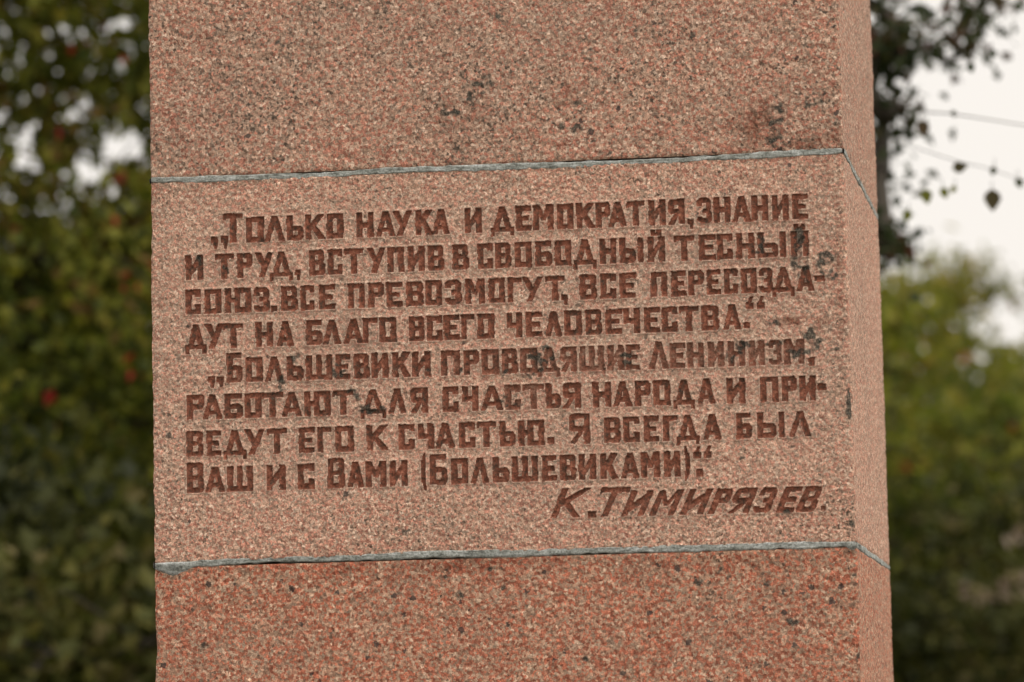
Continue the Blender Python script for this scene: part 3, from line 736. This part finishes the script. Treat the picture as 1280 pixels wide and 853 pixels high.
for px, py, s in [(70, 130, .06), (72, 155, .07), (90, 55, .07), (108, 52, .05), (163, 345, .07), (175, 352, .06), (152, 358, .05), (155, 455, .08), (163, 460, .06), (67, 487, .08), (140, 268, .07), (150, 68, .05)]:
    leaf_part(left, bgp(px, py, DL - 1.4), s * .75, L_RED, rl, 'red_leaf')

def bush(px, D, ztop, halfw, mat, leaf, n, per, seed, label, name='shrub', cat='shrub', depth=.8, zlow=.3):
    x = bgp(px, 400, D)[0]
    q = np.random.default_rng(seed + 500); sprouts = []
    for k in range(9):
        dx = q.uniform(-.85, .85); zt = (ztop + zlow) / 2 + .1 + (ztop - zlow) / 2 * math.sqrt(1 - dx * dx)
        sprouts.append(((x + dx * halfw, D + q.uniform(-.3, .3), zt + q.uniform(-.04, .06)), (halfw * .05, .08, q.uniform(.03, .09)), 1))
    return tree(name, label, cat, (x, D, 0), .4, [((x, D, (ztop + zlow) / 2 + .1), (halfw, depth, (ztop - zlow) / 2), n)] + sprouts, mat, leaf, per, seed, trunk_r=.06, clump=.155)
bush(60, 19, 3.72, 1.9, L_MID, .11, 170, 90, 31, 'dense green shrub behind the left tree')
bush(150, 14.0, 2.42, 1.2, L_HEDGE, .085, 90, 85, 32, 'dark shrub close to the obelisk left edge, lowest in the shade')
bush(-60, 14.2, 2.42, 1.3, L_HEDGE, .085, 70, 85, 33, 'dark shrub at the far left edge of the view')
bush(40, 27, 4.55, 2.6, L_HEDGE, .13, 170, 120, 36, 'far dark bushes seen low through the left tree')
# behind the obelisk
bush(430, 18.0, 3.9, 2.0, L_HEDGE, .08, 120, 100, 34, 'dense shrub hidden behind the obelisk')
bush(800, 19.0, 3.8, 2.0, L_DARK, .08, 120, 100, 35, 'green shrub hidden behind the right half of the obelisk')

# right: dark tree whose outer branches hang into the view
DR_ = 12.6
t0 = bgp(1010, 300, DR_)
P = lambda x, y, D=DR_: tuple(bgp(x, y, D))
right, rp, rr = tree('overhanging_tree', 'dark maroon tinged tree whose branches hang beside the obelisk top', 'tree', (t0[0], DR_ + .3, 0), 2.3,
    [(P(990, 60), (.24, .6, .75), 28), (P(1110, 45), (.05, .3, .18), 7), (P(1108, 165), (.05, .25, .16), 5), (P(1112, 290), (.045, .2, .10), 4), (P(1132, 50), (.03, .2, .12), 2),
     (P(1200, 38), (.045, .1, .035), 2), (P(1238, 0), (.05, .15, .02), 2), (P(1222, 60), (.03, .1, .03), 1), (P(1085, -120), (.2, .5, .12), 9)], L_MAROON, .046, 46, 41, clump=.055, trunk_r=.09)
# bare twigs crossing the sky with single hanging leaves
def twig(root, pts, r0):
    base = np.array(root.location); q = [np.array(p) - base for p in pts]
    V, F = tubes([(q[i], q[i + 1], r0 * (1 - i / len(q) * .6), r0 * (1 - (i + 1) / len(q) * .6)) for i in range(len(q) - 1)], 5)
    return mesh_obj('twig', V, F, M_BARK, root, loc=q[0])
DT = 10.8
twig(right, [P(1095, 120, 12), P(1150, 140, DT), P(1185, 142, DT), P(1225, 148, DT), P(1300, 160, DT), P(1360, 165, DT)], .0024)
twig(right, [P(1100, 170, 12), P(1160, 190, DT), P(1200, 203, DT), P(1232, 210, DT), P(1275, 224, DT), P(1340, 240, DT)], .0016)
def hang_leaf(px, py, s, mat, dirpx, tone):
    base = np.array(right.location); a = bgp(px, py, DT) - base; b = bgp(px + dirpx[0], py + dirpx[1], DT) - base
    d = b - a; L = np.linalg.norm(d); d = d / L; s_ = np.cross(d, [0, 1, 0]); s_ = s_ / np.linalg.norm(s_)
    ts = [0, .2, .45, .75, 1]; ws = [0, .3, .38, .22, 0]
    V = [a]; 
    for t, w_ in zip(ts[1:-1], ws[1:-1]): V += [a + d * L * t + s_ * w_ * L + np.array([0, -.15 * w_ * L, 0]), a + d * L * t + np.array([0, .1 * L * w_, 0]), a + d * L * t - s_ * w_ * L + np.array([0, -.15 * w_ * L, 0])]
    V.append(b)
    F3 = [(0, 1, 2), (0, 2, 3), (7, 10, 8), (8, 10, 9)]; F4 = [(1, 4, 5, 2), (2, 5, 6, 3), (4, 7, 8, 5), (5, 8, 9, 6)]
    mesh_obj('leaf', np.array(V), [np.array(F3), np.array(F4)], mat, right, {'tone': np.full(len(V), tone)}, loc=a)
    if dirpx[1] > 9: twig(right, [P(px, py - 9, DT), P(px, py, DT)], .0012)
hang_leaf(1190, 211, 1, L_MAROON, (20, -4), .75); hang_leaf(1240, 236, 1, L_MAROON, (1, 29), .8)
hang_leaf(1156, 236, 1, L_OLIVE, (4, 20), .3); hang_leaf(1178, 234, 1, L_OLIVE, (5, 15), .35); hang_leaf(1194, 232, 1, L_OLIVE, (-5, 10), .5)
hang_leaf(1243, 208, 1, L_MAROON, (-3, 12), .4); hang_leaf(1190, 138, 1, L_MAROON, (4, 9), .3); hang_leaf(1272, 222, 1, L_MAROON, (4, 14), .4)
hang_leaf(1153, 150, 1, L_MAROON, (2, 22), .85); hang_leaf(1136, 262, 1, L_OLIVE, (-4, 16), .3); hang_leaf(1212, 78, 1, L_MAROON, (3, 14), .2); hang_leaf(1240, 62, 1, L_MAROON, (4, 10), .2)

# far right: small olive tree above a mass of bushes
DF = 24.0
ft = bgp(1205, 345, DF)
tree('young_tree', 'pale olive young tree rising above the bushes on the right', 'tree', (ft[0], DF, 0), 3.3,
    [((ft[0], DF, bgp(1205, 368, DF)[2]), (.14, .3, .15), 12), ((ft[0] - .06, DF, bgp(1190, 425, DF)[2]), (.09, .3, .13), 8), (P(1262, 358, DF), (.03, .1, .06), 2), (P(1158, 362, DF), (.04, .1, .03), 2), (P(1175, 335, DF), (.03, .1, .04), 2), (P(1222, 330, DF), (.03, .1, .04), 2)], L_OLIVE, .06, 34, 51, clump=.075, trunk_r=.05)
def bush2(px, py, D, hw, mat, leaf, n, per, seed, label, **k):
    return bush(px, D, bgp(px, py, D)[2], hw, mat, leaf, n, per, seed, label, **k)
bush2(1104, 415, 21.5, .25, L_OLIVE, .08, 90, 120, 52, 'tall olive green bush beside the obelisk right edge', zlow=1.2)
bush2(1190, 500, 22.5, .75, L_OLIVE, .08, 150, 120, 53, 'yellow green bush under the young tree', zlow=1.2)
bush2(1290, 525, 21.0, .5, L_OLIVE, .08, 100, 120, 54, 'low yellow green bush at the right edge of the view', zlow=1.2)
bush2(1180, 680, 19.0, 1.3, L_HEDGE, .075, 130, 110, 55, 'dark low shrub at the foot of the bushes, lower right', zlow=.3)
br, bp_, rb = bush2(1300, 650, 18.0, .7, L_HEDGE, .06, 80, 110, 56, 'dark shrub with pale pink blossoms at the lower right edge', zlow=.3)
for px, py in [(1266, 668), (1275, 655), (1222, 733), (1232, 742), (1215, 745), (1258, 726), (1272, 720), (1278, 735), (1244, 738)]:
    leaf_part(br, bgp(px, py, 17.1), .055, L_PALE, rb, 'blossom', 5, .012)
br2 = bush2(1420, 420, 24, 1.2, L_OLIVE, .08, 90, 90, 57, 'olive bush beyond the right edge of the view')
# far belt of woodland along the edge of the park, reads as one mass
rw = np.random.default_rng(77)
nW = 90000
xw = rw.uniform(-45, 45, nW); topw = 3.7 + .6 * np.sin(xw * .9) + .4 * np.sin(xw * 2.3 + 1) + .3 * np.sin(xw * 5.1)
Cw = np.stack([xw, 46 + rw.uniform(-1.6, 1.6, nW), topw * np.sqrt(rw.uniform(0, 1, nW)) + .1], 1)
Vw, Fw, Tw = leaves_arrays(Cw, .26, rw)
tag(mesh_obj('distant_woodland', Vw, Fw, L_HEDGE, None, {'tone': Tw}, smooth=False), 'low belt of distant dark green woodland beyond the park bushes', 'woodland', kind='stuff')
